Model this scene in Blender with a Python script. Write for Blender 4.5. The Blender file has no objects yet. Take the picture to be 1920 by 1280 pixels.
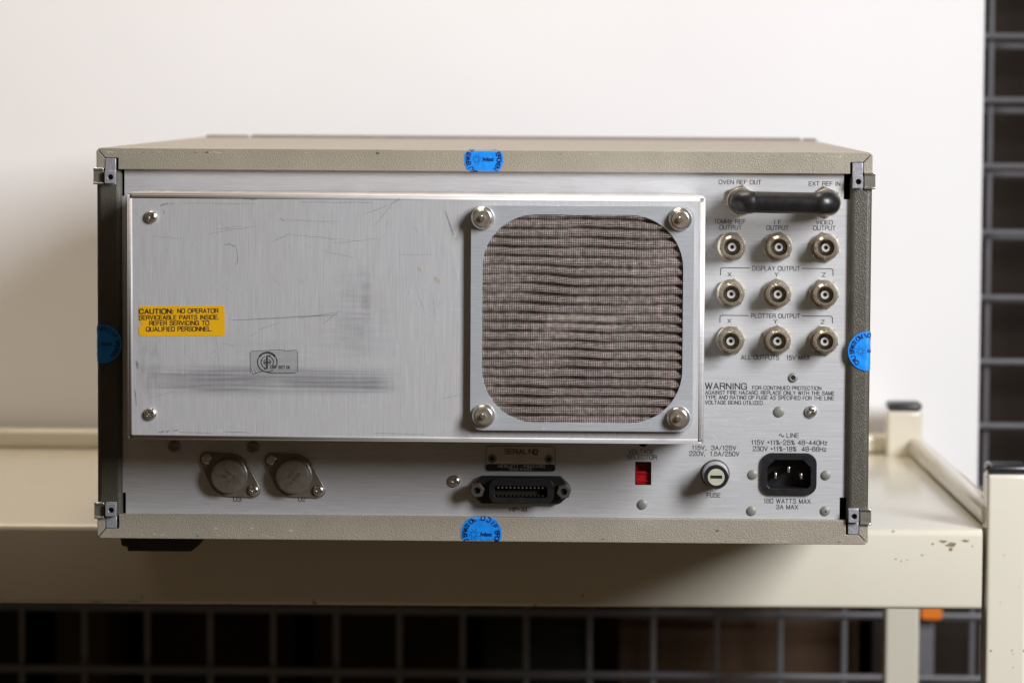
import bpy, bmesh, math, random
from mathutils import Vector, Matrix, noise
random.seed(7)
R = math.radians
S = bpy.context.scene
COL = S.collection

# ------------------------------------------------------------------ camera
SHELF = 0.800                      # height of the trolley shelf above the floor
CZ = SHELF + 0.2594                # camera height
CAM = Vector((0.0, -1.95, CZ))
PITCH, ROLL, FPX = 0.0692255, 0.0057016, 6667.27
_r = Vector((1, 0, 0)); _f = Vector((0, math.cos(PITCH), -math.sin(PITCH))); _u = Vector((0, math.sin(PITCH), math.cos(PITCH)))
CR = math.cos(ROLL)*_r + math.sin(ROLL)*_u
CU = -math.sin(ROLL)*_r + math.cos(ROLL)*_u
cd = bpy.data.cameras.new('camera'); cam = bpy.data.objects.new('camera', cd); COL.objects.link(cam)
M = Matrix.Identity(4)
for i in range(3):
    M[i][0] = CR[i]; M[i][1] = CU[i]; M[i][2] = -_f[i]; M[i][3] = CAM[i]
cam.matrix_world = M
cd.sensor_width = 36; cd.lens = 36*FPX/1920; cd.clip_start = .05; cd.clip_end = 60
cd.dof.use_dof = True; cd.dof.focus_distance = 1.925; cd.dof.aperture_fstop = 11
S.camera = cam

# ------------------------------------------------------------------ light
W = bpy.data.worlds.new('World'); S.world = W; W.use_nodes = True
bg = W.node_tree.nodes['Background']; bg.inputs[0].default_value = (1.0, .73, .45, 1); bg.inputs[1].default_value = .062
def area(name, loc, target, size, size_y, power, col):
    l = bpy.data.lights.new(name, 'AREA'); l.shape = 'RECTANGLE'; l.size = size; l.size_y = size_y; l.energy = power; l.color = col
    o = bpy.data.objects.new(name, l); COL.objects.link(o); o.location = loc
    o.rotation_euler = (Vector(target)-Vector(loc)).to_track_quat('-Z', 'Y').to_euler()
    return o
area('softbox_lamp', (1.0, -.98, 1.54), (0, .05, .92), .36, .74, 35.5, (.96, .97, 1.0))
area('ceiling_lamp', (-.32, .22, 2.35), (-.32, .30, .9), .8, .8, 15.5, (1.0, .86, .70))
S.view_settings.view_transform = 'Standard'; S.view_settings.look = 'None'
S.view_settings.exposure = 0; S.view_settings.gamma = 1; S.view_settings.use_curve_mapping = False

# ------------------------------------------------------------------ materials
def nt(name):
    m = bpy.data.materials.new(name); m.use_nodes = True
    t = m.node_tree; return m, t, t.nodes['Principled BSDF']
def N(t, typ, **k):
    n = t.nodes.new(typ)
    for a, v in k.items(): setattr(n, a, v)
    return n
def lk(t, a, b): t.links.new(a, b)
def tex(t, kind, scale, mapping=None, detail=3, rough=.55):
    tc = N(t, 'ShaderNodeTexCoord'); src = tc.outputs['Object']
    if mapping:
        mp = N(t, 'ShaderNodeMapping'); mp.inputs['Scale'].default_value = mapping; lk(t, src, mp.inputs['Vector']); src = mp.outputs[0]
    n = N(t, kind); n.inputs['Scale'].default_value = scale; lk(t, src, n.inputs['Vector'])
    if kind == 'ShaderNodeTexNoise':
        n.inputs['Detail'].default_value = detail; n.inputs['Roughness'].default_value = rough
    return n
def ramp(t, src, stops):
    r = N(t, 'ShaderNodeValToRGB'); e = r.color_ramp.elements
    while len(e) < len(stops): e.new(.5)
    for k, (p, c) in enumerate(stops):
        e[k].position = p; e[k].color = c if len(c) == 4 else (*c, 1)
    lk(t, src, r.inputs[0]); return r
def mixc(t, a, b, fac, mode='MIX'):
    m = N(t, 'ShaderNodeMix', data_type='RGBA', blend_type=mode)
    for sock, v in ((m.inputs[0], fac), (m.inputs[6], a), (m.inputs[7], b)):
        if hasattr(v, 'links'): lk(t, v, sock)
        elif isinstance(v, (int, float)): sock.default_value = v
        else: sock.default_value = (*v, 1)
    return m.outputs[2]
def bump(t, b, h, strength, dist):
    n = N(t, 'ShaderNodeBump'); n.inputs['Strength'].default_value = strength; n.inputs['Distance'].default_value = dist
    lk(t, h, n.inputs['Height']); lk(t, n.outputs[0], b.inputs['Normal']); return n
def plain(name, col, rough=.5, metal=0., var=.12, scale=120., bmp=0., spec=.5):
    m, t, b = nt(name)
    n = tex(t, 'ShaderNodeTexNoise', scale, detail=4)
    c2 = tuple(min(1, c*(1-var)) for c in col); c1 = tuple(min(1, c*(1+var)) for c in col)
    r = ramp(t, n.outputs[0], [(.3, c2), (.7, c1)]); lk(t, r.outputs[0], b.inputs['Base Color'])
    b.inputs['Roughness'].default_value = rough; b.inputs['Metallic'].default_value = metal
    b.inputs['Specular IOR Level'].default_value = spec
    if bmp: bump(t, b, n.outputs[0], bmp, .0004)
    return m
def vinyl(name, col, light):
    m, t, b = nt(name)
    v = tex(t, 'ShaderNodeTexVoronoi', 820); v.feature = 'DISTANCE_TO_EDGE'
    nz = tex(t, 'ShaderNodeTexNoise', 900, detail=3)
    big = tex(t, 'ShaderNodeTexNoise', 35, detail=4)
    r = ramp(t, v.outputs[0], [(0, (0, 0, 0)), (.22, (1, 1, 1))])
    h = mixc(t, r.outputs[0], nz.outputs[0], .45)
    cc = ramp(t, big.outputs[0], [(.3, tuple(c*.92 for c in col)), (.7, tuple(c*1.06 for c in col))])
    wear = ramp(t, tex(t, 'ShaderNodeTexNoise', 210, detail=5).outputs[0], [(.70, (0, 0, 0)), (.76, (1, 1, 1))])
    lk(t, mixc(t, cc.outputs[0], light, wear.outputs[0]), b.inputs['Base Color'])
    b.inputs['Roughness'].default_value = .42; b.inputs['Specular IOR Level'].default_value = .5
    bump(t, b, h, .42, .0005)
    return m
def brushed(name, base, axis, metal=.55, rough=.36, smudge=None, blot=.5):
    m, t, b = nt(name)
    mp = (70, 1, 3200) if axis == 'x' else (3200, 1, 70)
    n1 = tex(t, 'ShaderNodeTexNoise', 1, mp, detail=4, rough=.7)
    mp2 = (28, 1, 1100) if axis == 'x' else (1100, 1, 28)
    n2 = tex(t, 'ShaderNodeTexNoise', 1, mp2, detail=3)
    lines = mixc(t, n1.outputs[0], n2.outputs[0], .35)
    c = ramp(t, lines, [(.30, tuple(x*.76 for x in base)), (.72, tuple(min(1, x*1.14) for x in base))]).outputs[0]
    bl = tex(t, 'ShaderNodeTexNoise', 14, detail=5)
    tint = ramp(t, bl.outputs[0], [(.30, (.86, .85, .82)), (.55, (1, 1, 1)), (.75, (1.0, .985, .95))]).outputs[0]
    c = mixc(t, c, tint, blot, 'MULTIPLY')
    if smudge: c = smudge(t, c)
    lk(t, c, b.inputs['Base Color'])
    rr = ramp(t, bl.outputs[0], [(.3, (rough*1.25,)*3), (.7, (rough*.85,)*3)])
    lk(t, rr.outputs[0], b.inputs['Roughness'])
    b.inputs['Metallic'].default_value = metal
    bump(t, b, n1.outputs[0], .22, .00012)
    return m

MAT = {}
MAT['vinyl'] = vinyl('beige_vinyl', (.315, .280, .218), (.60, .55, .45))
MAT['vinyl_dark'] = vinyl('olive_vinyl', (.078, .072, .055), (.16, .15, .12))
MAT['panel'] = brushed('brushed_panel', (.655, .655, .67), 'x', .35, .38)
MAT['nickel'] = plain('nickel', (.62, .555, .455), .24, .8, .18, 500)
MAT['steel'] = plain('bright_steel', (.66, .63, .59), .24, .9, .12, 400)
MAT['cast'] = plain('cast_zinc', (.42, .42, .45), .38, .45, .2, 700, .3)
MAT['rivet'] = plain('rivet_grey', (.22, .215, .19), .5, .2, .1, 500)
MAT['black'] = plain('black_plastic', (.014, .014, .016), .34, 0, .3, 300, .15)
MAT['black_gloss'] = plain('black_tubing', (.013, .012, .012), .34, 0, .35, 220, .35)
MAT['void'] = plain('dark_interior', (.006, .006, .006), .8, 0, .2, 100)
MAT['ink'] = plain('black_ink', (.022, .022, .026), .6, 0, .5, 900)
MAT['ink_white'] = plain('white_ink', (.55, .53, .48), .6, 0, .2, 900)
MAT['ink_blue'] = plain('navy_ink', (.004, .012, .09), .5, 0, .4, 900)
MAT['ink_brown'] = plain('brown_black_ink', (.035, .016, .006), .6, 0, .5, 900)
MAT['teflon'] = plain('white_insulator', (.42, .415, .42), .45, 0, .05, 300)
MAT['brass'] = plain('brass_contact', (.14, .09, .04), .35, .8, .2, 600)
MAT['red'] = plain('red_switch', (.42, .008, .014), .3, 0, .25, 260)
MAT['blue'] = plain('blue_sticker', (.005, .25, .83), .42, 0, .10, 160, .1)
MAT['yellow'] = plain('yellow_sticker', (.80, .42, .004), .45, 0, .07, 60, .05)
MAT['cream'] = plain('cream_disc', (.48, .47, .36), .45, 0, .1, 200)
MAT['silver_cone'] = plain('satin_silver', (.62, .60, .57), .30, .5, .05, 200)
MAT['transistor'] = plain('oxidised_can', (.25, .22, .18), .36, .45, .18, 350, .12)
MAT['wire'] = plain('filter_wire', (.62, .525, .485), .42, .5, .42, 420)
MAT['foot'] = plain('grey_foot', (.035, .032, .028), .6, 0, .15, 120)
MAT['plate'] = plain('nameplate_metal', (.66, .62, .54), .4, .2, .1, 90)
MAT['hole_dark'] = plain('brown_dark', (.012, .009, .007), .7, 0, .2, 100)
MAT['orange'] = plain('orange_plastic', (1.0, .24, .012), .45, 0, .05, 50)
MAT['mesh_grey'] = plain('grey_coated_wire', (.20, .196, .208), .42, .2, .1, 60)
MAT['hubplate'] = plain('worn_fan_label', (.20, .18, .155), .7, 0, .4, 400)
MAT['hook'] = plain('olive_painted_metal', (.16, .155, .13), .45, .2, .15, 300)
MAT['cap'] = plain('black_cap', (.022, .023, .026), .3, 0, .3, 150, .1)
MAT['backing'] = plain('filter_hole_shade', (.026, .016, .013), .9, 0, .25, 300)  # near-black colour stands in for the shade inside the screen's holes

# ------------------------------------------------------------------ mesh helpers
def put(name, me, mat=None, parent=None, smooth=None):
    o = bpy.data.objects.new(name, me); COL.objects.link(o)
    if mat is not None: me.materials.clear(); me.materials.append(mat)
    if parent is not None: o.parent = parent
    if smooth is not None and len(me.polygons):
        me.set_sharp_from_angle(angle=R(smooth)); me.polygons.foreach_set('use_smooth', [True]*len(me.polygons))
    return o
def raw(name, v, f, mat, parent=None, smooth=None):
    me = bpy.data.meshes.new(name); me.from_pydata(v, [], f); me.update()
    bm = bmesh.new(); bm.from_mesh(me); bmesh.ops.recalc_face_normals(bm, faces=bm.faces); bm.to_mesh(me); bm.free()
    return put(name, me, mat, parent, smooth)
def bev(o, w, seg=3, ang=30):
    m = o.modifiers.new('bevel', 'BEVEL'); m.width = w; m.segments = seg; m.limit_method = 'ANGLE'; m.angle_limit = R(ang); m.harden_normals = False
    o.data.polygons.foreach_set('use_smooth', [True]*len(o.data.polygons)); o.data.set_sharp_from_angle(angle=R(50))
    return o
def box(name, x0, x1, y0, y1, z0, z1, mat, parent=None, b=0., seg=2):
    v = [(x, y, z) for x in (x0, x1) for y in (y0, y1) for z in (z0, z1)]
    f = [(0, 1, 3, 2), (4, 6, 7, 5), (0, 4, 5, 1), (2, 3, 7, 6), (0, 2, 6, 4), (1, 5, 7, 3)]
    o = raw(name, v, f, mat, parent)
    if b: bev(o, b, seg)
    return o
def lathe(name, prof, x, z, y0, mat, parent, n=32, rot=0., smooth=35, cap=True):
    """profile of (radius, protrusion) turned about an axis that points out of the panel (-y)"""
    v, f = [], []
    for (r, h) in prof:
        for k in range(n):
            a = rot + 2*math.pi*k/n; v.append((x+r*math.cos(a), y0-h, z+r*math.sin(a)))
    for i in range(len(prof)-1):
        for k in range(n):
            k2 = (k+1) % n; f.append((i*n+k, i*n+k2, (i+1)*n+k2, (i+1)*n+k))
    if cap:
        f.append(tuple(range(n-1, -1, -1))); e = (len(prof)-1)*n; f.append(tuple(range(e, e+n)))
    return raw(name, v, f, mat, parent, smooth)
def prism(name, pts, y0, y1, mat, parent, b=0., seg=2, smooth=None):
    """outline of (x, z) points extruded from y0 (front) to y1 (back)"""
    n = len(pts); v = [(x, y0, z) for x, z in pts]+[(x, y1, z) for x, z in pts]
    f = [tuple(range(n)), tuple(range(2*n-1, n-1, -1))]+[(i, (i+1) % n, n+(i+1) % n, n+i) for i in range(n)]
    o = raw(name, v, f, mat, parent, smooth)
    if b: bev(o, b, seg)
    return o
def curve_mesh(loops, thick):
    c = bpy.data.curves.new('c', 'CURVE'); c.dimensions = '2D'; c.fill_mode = 'BOTH'; c.extrude = thick/2
    for lp in loops:
        s = c.splines.new('POLY'); s.points.add(len(lp)-1); s.use_cyclic_u = True
        for p, (x, y) in zip(s.points, lp): p.co = (x, y, 0, 1)
    return to_mesh(c)
def to_mesh(c):
    o = bpy.data.objects.new('tmp', c); COL.objects.link(o)
    dg = bpy.context.evaluated_depsgraph_get(); dg.update()
    me = bpy.data.meshes.new_from_object(o.evaluated_get(dg))
    bpy.data.objects.remove(o); bpy.data.curves.remove(c)
    return me
def flat(name, loops, yf, thick, mat, parent, b=0., smooth=None):
    """sheet lying parallel to the panel: first loop outline, further loops holes; front face at y=yf"""
    me = curve_mesh(loops, thick)
    bm = bmesh.new(); bm.from_mesh(me); bmesh.ops.remove_doubles(bm, verts=bm.verts, dist=1e-6)
    for w in bm.verts: w.co = Vector((w.co.x, yf+thick/2-w.co.z, w.co.y))
    bmesh.ops.recalc_face_normals(bm, faces=bm.faces); bm.to_mesh(me); bm.free(); me.name = name
    o = put(name, me, mat, parent, smooth)
    if b: bev(o, b, 2)
    return o
def rrect(x0, x1, z0, z1, r, n=6):
    p = []
    for cx, cz, a0 in ((x1-r, z1-r, 0), (x0+r, z1-r, 90), (x0+r, z0+r, 180), (x1-r, z0+r, 270)):
        for k in range(n+1):
            a = R(a0+90*k/n); p.append((cx+r*math.cos(a), cz+r*math.sin(a)))
    return p
def circ(x, z, r, n=24): return [(x+r*math.cos(2*math.pi*k/n), z+r*math.sin(2*math.pi*k/n)) for k in range(n)]
def tube(name, path, rad, mat, parent, n=16, smooth=40):
    v, f = [], []; P = [Vector(p) for p in path]; rad = rad if isinstance(rad, (list, tuple)) else [rad]*len(P)
    up = Vector((0, 0, 1))
    for i, p in enumerate(P):
        t = (P[min(i+1, len(P)-1)]-P[max(i-1, 0)]).normalized(); a = t.cross(up)
        a = a.normalized() if a.length > 1e-4 else Vector((1, 0, 0)); c = a.cross(t)
        for k in range(n):
            w = 2*math.pi*k/n; v.append(p+rad[i]*(math.cos(w)*a+math.sin(w)*c))
    for i in range(len(P)-1):
        for k in range(n): f.append((i*n+k, i*n+(k+1) % n, (i+1)*n+(k+1) % n, (i+1)*n+k))
    f.append(tuple(range(n-1, -1, -1))); e = (len(P)-1)*n; f.append(tuple(range(e, e+n)))
    return raw(name, [tuple(q) for q in v], f, mat, parent, smooth)
def thing(name, label, cat, loc=(0, 0, 0), rz=0., group=None):
    o = bpy.data.objects.new(name, None); COL.objects.link(o); o.location = loc; o.rotation_euler = (0, 0, rz)
    o.empty_display_size = .05; return tag(o, label, cat, group)
def tag(o, label, cat, group=None):
    o['label'] = label; o['category'] = cat
    if group: o['group'] = group
    return o

# ------------------------------------------------------------------ setting
fl = box('floor', -2.5, 2.5, -3.6, 2.6, -.02, 0, plain('concrete_floor', (.10, .07, .042), .7, 0, .2, 9), None); fl['kind'] = 'structure'
wl = box('wall', -2.5, 2.5, 1.9, 2.0, 0, 3.0, plain('dark_wall', (.03, .026, .022), .8, 0, .2, 9), None); wl['kind'] = 'structure'

# ------------------------------------------------------------------ white backdrop
bp = plain('white_board', (.88, .875, .895), .75, 0, .012, 5)
TROLLEY_YAW = R(-.3)

# ------------------------------------------------------------------ trolley
def paint_mat():
    m, t, b = nt('cream_enamel')
    n = tex(t, 'ShaderNodeTexNoise', 7, detail=5)
    c = ramp(t, n.outputs[0], [(.3, (.695, .65, .535)), (.7, (.735, .695, .585))]).outputs[0]
    sp = tex(t, 'ShaderNodeTexNoise', 130, detail=3)
    d = ramp(t, sp.outputs[0], [(.735, (0, 0, 0)), (.77, (.8, .8, .8))]).outputs[0]
    lk(t, mixc(t, c, (.22, .17, .11), d), b.inputs['Base Color'])
    b.inputs['Roughness'].default_value = .17; b.inputs['Specular IOR Level'].default_value = .5
    nb = tex(t, 'ShaderNodeTexNoise', 260, detail=2); bump(t, b, nb.outputs[0], .05, .0005)
    return m
PAINT = paint_mat()
T = thing('trolley', 'cream enamelled steel trolley carrying the grey instrument on its shelf', 'trolley', (0, 0, 0), TROLLEY_YAW)
YF, YB, XR, XL = .179, .630, .283, -.640        # rail face, back, right and left ends of the shelf
z = SHELF
def xprofile(name, pts, x0, x1, mat, parent, closed=False, sol=0.):
    n = len(pts); v = [(x0, y, zz) for y, zz in pts]+[(x1, y, zz) for y, zz in pts]
    f = [(i, i+1, n+i+1, n+i) for i in range(n-1)]
    if closed: f += [(n-1, 0, n, 2*n-1), tuple(range(n-1, -1, -1)), tuple(range(n, 2*n))]
    o = raw(name, v, f, mat, parent, 40)
    if sol:
        s = o.modifiers.new('solid', 'SOLIDIFY'); s.thickness = sol; s.offset = 0
    return o
def arc(cy, cz, r, a0, a1, n=8): return [(cy+r*math.cos(R(a0+(a1-a0)*k/n)), cz+r*math.sin(R(a0+(a1-a0)*k/n))) for k in range(n+1)]
rr = .0045
prof = [(YB+.012, z)]+arc(YF+rr, z-rr, rr, 90, 180)+arc(YF+.003, z-.0455, .003, 180, 270)+[(YF+.02, z-.0485), (YF+.02, z-.040), (YF+.004, z-.040)]
prof += arc(YF+rr, z-rr, rr-.0015, 180, 90)+[(YB+.012, z-.0015)]
xprofile('shelf', prof, XL, XR, PAINT, T, closed=True)
sx = [(XR, YF+.012), (XR+.014, YF+.012), (XR+.014, YB+.012), (XR, YB+.012)]
raw('shelf_edge', [(x, y, q) for q in (z-.03, z) for x, y in sx], [(0, 1, 2, 3), (7, 6, 5, 4)]+[(i, (i+1) % 4, 4+(i+1) % 4, 4+i) for i in range(4)], PAINT, T)
for sgn, x0 in ((1, XR+.001), (-1, XL-.012)):
    bev(box('side_lip', x0, x0+.011, YF+.012, YB-.012, z+.0006, z+.0145, PAINT, T), .004, 4)
bev(box('rear_lip', XL-.012, XR+.003, YB-.001, YB+.011, z+.0006, z+.0145, PAINT, T), .004, 4)
box('rear_rail', XL, XR+.012, YB+.0125, YB+.0145, z-.055, z-.002, PAINT, T, .0006)
bl = box('backdrop_ledge', XL+.02, XR+.035, YB+.0150, YB+.045, z-.058, z-.053, PAINT, T, .0006)
PW = .0245
for (px, py) in ((XR+.0027, YF-.0012), (XR-.0145, YB-.024), (XL-PW-.0027, YF-.0012), (XL-PW, YB-.024)):
    top = z+.0335
    p = box('post', px, px+PW, py, py+PW, 0.0, top, PAINT, T, .0022, 3)
    c = box('post_cap', px-.0002, px+PW+.0002, py-.0002, py+PW+.0002, top+.0002, top+.0062, MAT['cap'], p, .0035, 4)
def blotch(name, pts, y, mat, parent, th=.0002):
    return prism(name, pts, y-th, y+.0001, mat, parent)
def blob(cx, cz, rx, rz, n=14, j=.45, seed=0):
    rnd = random.Random(seed); return [(cx+rx*math.cos(2*math.pi*k/n)*(1-j*rnd.random()), cz+rz*math.sin(2*math.pi*k/n)*(1-j*rnd.random())) for k in range(n)]
CHIP = plain('bare_brown_chip', (.26, .19, .11), .7, 0, .5, 700); SPK = plain('dark_speck', (.07, .055, .04), .7, 0, .3, 700)
def on_world(px, py, y):
    d = _f*FPX+CR*(px-960)-CU*(py-640); k = (y-CAM.y)/d.y; q = CAM+d*k; return q.x, q.z
def rail_pt(px, py):
    x, zz = on_world(px, py, YF+.0014); return x, zz
for i, (px, py, rx, rz_) in enumerate([(1780, 1020, 15, 7), (1764, 1013, 12, 3.5), (1806, 1012, 11, 3), (1778, 1028, 6, 5), (1745, 1018, 3, 3), (1820, 1022, 3, 2)]):
    x, zz = rail_pt(px, py); blotch('paint_chip', blob(x, zz, rx*.00031, rz_*.00031, 12, .6, i), YF, CHIP, T)
for i, (px, py, rx, rz_) in enumerate([(1676, 1046, 3, 1.2), (1686, 1050, 2, 1.5), (1697, 1048, 2, 1), (1725, 1039, 3, 1.3), (1672, 994, 3, 1.4), (180, 1128, 14, .7), (250, 1127, 16, .8), (427, 1132, 5, 1.2), (1000, 1133, 5, 1)]):
    x, zz = rail_pt(px, py); blotch('dirt_mark', blob(x, zz, rx*.00031, rz_*.00031, 10, .6, i+40), YF, SPK, T)
for i, (px, py) in enumerate([(1855, 1219), (1917, 1219), (1873, 1128), (1897, 1250), (1907, 1100), (1880, 1040)]):
    x, zz = on_world(px, py, YF-.0028); blotch('dirt_mark', blob(x, zz, .0006 if i < 2 else .0004, .0007 if i < 2 else .0003, 8, .4, i+90), YF-.0013, SPK, T)
# front board of the backdrop rests on the ledge behind the trolley
bd = box('backdrop_board', -1.15, .3432, YB+.022, YB+.027, z-.0529, 2.05, bp, None, .0008)
tag(bd, 'smooth white backdrop board standing upright behind the trolley', 'backdrop')

# ------------------------------------------------------------------ storage rack behind
RK = thing('storage_rack', 'grey wire mesh storage rack standing in the dark behind the white board', 'rack', (0, .86, 0), R(-2.2))
PIT = .0505
for y, zs, xs in ((0.0, .0, .0),):
    k = 0
    for i in range(-14, 7):
        x = .3155+i*PIT
        tube('mesh_wire', [(x, 0, .06), (x, 0, 1.9)], .0026, MAT['mesh_grey'], RK, 8)
    tube('mesh_wire', [(.3745, .004, .06), (.3745, .004, 1.9)], .0026, MAT['mesh_grey'], RK, 8)
    # measured heights of the two layers of level wires
    fr = [68-122*k for k in range(7, 0, -1)]+[68, 188, 312, 436, 558, 678, 798, 917, 1036, 1155, 1272, 1390, 1509]
    bk = [87-121*k for k in range(7, 0, -1)]+[87, 208, 327, 444, 561, 679, 799, 919, 1039, 1158, 1276, 1394, 1513]
    for yy, lst, nm in ((-.005, fr, 'mesh_wire'), (.092, bk, 'back_wire')):
        for py in lst:
            zz = on_world(1890, py, .845+yy)[1]
            tube(nm, [(-.62, yy, zz), (.66, yy, zz)], .0026, MAT['mesh_grey'], RK, 8)
box('upright', .3235, .337, .006, .022, 0, 1.9, MAT['mesh_grey'], RK, .001)
box('upright', -.62, -.606, .006, .022, 0, 1.9, MAT['mesh_grey'], RK, .001)
box('upright', .65, .664, .006, .022, 0, 1.9, MAT['mesh_grey'], RK, .001)
for zz in (.14, .74, 1.36):
    box('rack_shelf', -.62, .664, .1, .62, zz-.02, zz, MAT['mesh_grey'], RK, .001)
for x in (-.62, .65):
    box('upright', x, x+.014, .60, .62, 0, 1.9, MAT['mesh_grey'], RK, .001)
oc = prism('rack_clip', [(0, .002), (.002, 0), (.015, 0), (.017, .002), (.017, .03), (.0125, .034), (.004, .034), (0, .03)], -.010, -.0033, MAT['orange'], None, .0008)
oc.location = (.3245, .86-.0125, .6478); oc.rotation_euler = (0, 0, R(-2.2)); tag(oc, 'small orange plastic clip hooked on the grey rack upright', 'clip')
card = [plain('cardboard_%d' % i, c, .85, 0, .12, 20) for i, c in enumerate([(.085, .045, .022), (.030, .019, .012), (.010, .011, .009), (.055, .034, .014), (.022, .012, .008)])]
def carton(x0, x1, y0, y1, z0, h, mi, label):
    r = thing('storage_carton', label, 'box', (0, .86, 0), R(-2.2))
    box('carton_body', x0, x1, y0, y1, z0, z0+h, card[mi], r, .002)
    box('packing_tape', (x0+x1)/2-.02, (x0+x1)/2+.02, y0-.0004, y0-.0001, z0+.01, z0+h*.3, card[3], r)
    return r
carton(.085, .285, .14, .40, .14, .56, 0, 'mid brown cardboard box in the rack beside the grey upright')
carton(.30, .60, .20, .48, .14, .56, 1, 'dark cardboard box in the rack behind the grey upright')
carton(-.03, .055, .15, .40, .14, .56, 2, 'narrow black green box in the rack next to the brown cardboard box')
carton(-.17, -.045, .13, .45, .14, .56, 4, 'dark reddish box in the rack between two narrow boxes')
carton(-.30, -.19, .20, .45, .14, .50, 4, 'short dark brown box low in the rack')
carton(-.39, -.345, .15, .42, .14, .56, 3, 'slim ochre brown box in the dark left end of the rack')
carton(-.60, -.42, .14, .42, .14, .56, 2, 'wide black green box at the dark left end of the rack')
carton(.30, .62, .15, .50, .74, .58, 1, 'dark brown cardboard box on the middle rack shelf beside the board')
carton(.30, .62, .15, .50, 1.36, .48, 1, 'dark brown cardboard box on the top rack shelf beside the board')

# ------------------------------------------------------------------ instrument
YAW = .0238578; TX = -.01615; ZB = CZ-.2458292; WD = .4255; H = .2154729; DEP = .50
I = thing('test_instrument', 'grey bench test instrument seen from its aluminium rear panel full of connectors', 'instrument', (TX, 0, ZB), -YAW)
cY, sY = math.cos(YAW), math.sin(YAW)
def L(px, py, y=0.0):
    """local (x, z) on the plane y of the instrument for a measured spot of the photograph"""
    d = _f*FPX+CR*(px-960)-CU*(py-640)
    o = CAM-Vector((TX, 0, ZB))
    ly = lambda v: v.x*sY+v.y*cY
    lx = lambda v: v.x*cY-v.y*sY
    k = (y-ly(o))/ly(d); return lx(o)+k*lx(d), o.z+k*d.z
MM = .0002925
PY = .0042                                   # the rear panel stands this far inside the covers
BY = -.048                                   # front face of the fan cover
HW = WD/2
# covers ----------------------------------------------------------
tc_z = L(900, 322)[1]; bc_z = L(900, 969)[1]; ls_x = L(228, 650)[0]; rs_x = L(1591, 650)[0]
nl0, nl1 = L(196.5, 300)[0], L(221.5, 300)[0]; nr0, nr1 = L(1594.3, 300)[0], L(1619, 300)[0]; nz = L(200, 296)[1]; lz = L(190, 315.5)[1]
g = .00022
def covers(sign):
    """sign +1 top, -1 bottom"""
    fz = lambda zz: zz if sign > 0 else H-zz
    zin = tc_z if sign > 0 else H-bc_z
    par = I
    r = .0026
    cor = lambda cx, cz, a0, a1: [(cx+r*math.cos(R(a)), cz+r*math.sin(R(a))) for a in [a0+(a1-a0)*k/4 for k in range(5)]]
    TL = cor(-HW+r, H-r, 135, 90); TR = cor(HW-r, H-r, 90, 45)
    pts = TL+TR+[(nr1-g, nz), (nr0, nz), (nr0, zin), (nl1, zin), (nl1, nz), (nl0+g, nz)]
    o = prism('top_cover' if sign > 0 else 'bottom_cover', [(x, fz(q)) for x, q in pts], 0, DEP, MAT['vinyl'], par, .0013, 4)
    for s in (-1, 1):
        c = cor(s*HW-s*r, H-r, 135 if s < 0 else 45, 180 if s < 0 else 0)
        xi = nl0 if s < 0 else nr1
        q = [(x+s*g, qz-g) for x, qz in c]+[(s*HW, lz), (xi, lz), (xi, nz-g)]
        q = [(s*min(abs(x), HW), qz) for x, qz in q]
        prism('cover_corner', [(x, fz(qz)) for x, qz in q], 0.0002, DEP, MAT['vinyl'], o, .0007, 3)
    return o
TCV = covers(1); BCV = covers(-1)
czt = L(190, 318)[1]; czb = L(190, 972)[1]
SIDE = []
for s in (-1, 1):
    xi = ls_x if s < 0 else rs_x
    x0, x1 = (-HW, xi) if s < 0 else (xi, HW)
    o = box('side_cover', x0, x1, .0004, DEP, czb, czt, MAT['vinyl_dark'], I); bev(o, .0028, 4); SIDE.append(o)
# rear panel --------------------------------------------------------
def P(px, py, y=PY): return L(px, py, y)
xl, xr = ls_x-.0006, rs_x+.0006; zt, zb_ = tc_z+.003, bc_z-.003
a = P(233.5, 367.5); b_ = P(236, 923); c_ = P(1582, 374); d_ = P(1574.5, 932)
outline = [(a[0], zt), (c_[0], zt), c_, (xr, c_[1]), (xr, d_[1]), d_, (d_[0], zb_), (b_[0], zb_), b_, (xl, b_[1]), (xl, a[1]), a]
sel = [P(1191, 865), P(1221, 909)]; iec0, iec1 = P(1430, 853), P(1529.5, 925.5)
hole_h = P(1206, 827.5)
loops = [outline, rrect(sel[0][0], sel[1][0], sel[1][1], sel[0][1], .0002, 1), rrect(iec0[0], iec1[0], iec1[1], iec0[1], .0055), circ(*hole_h, 10*MM)]
PANEL = flat('rear_panel', loops, PY, .0016, MAT['panel'], I)
box('chassis_interior', -HW+.004, HW-.004, .0180, DEP-.01, .010, H-.010, MAT['void'], I)
# front frame at the far end: a rail standing slightly above the top cover
fx0, fz0 = L(384, 252.5, DEP-.004); fx1 = L(1532, 257, DEP-.004)[0]
gx0, gx1 = L(462, 254, DEP)[0], L(1508, 256, DEP)[0]
FF = plain('front_frame_paint', (.20, .18, .165), .5, 0, .1, 60)
ff = box('front_frame', gx0+.003, gx1-.002, DEP+.0005, DEP+.022, .004, fz0, FF, I, .001)
box('frame_end', fx0, gx0, DEP+.0005, DEP+.022, .004, fz0-.0003, FF, ff, .001); box('frame_end', gx1, fx1, DEP+.0005, DEP+.022, .004, fz0-.0003, FF, ff, .001)
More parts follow.
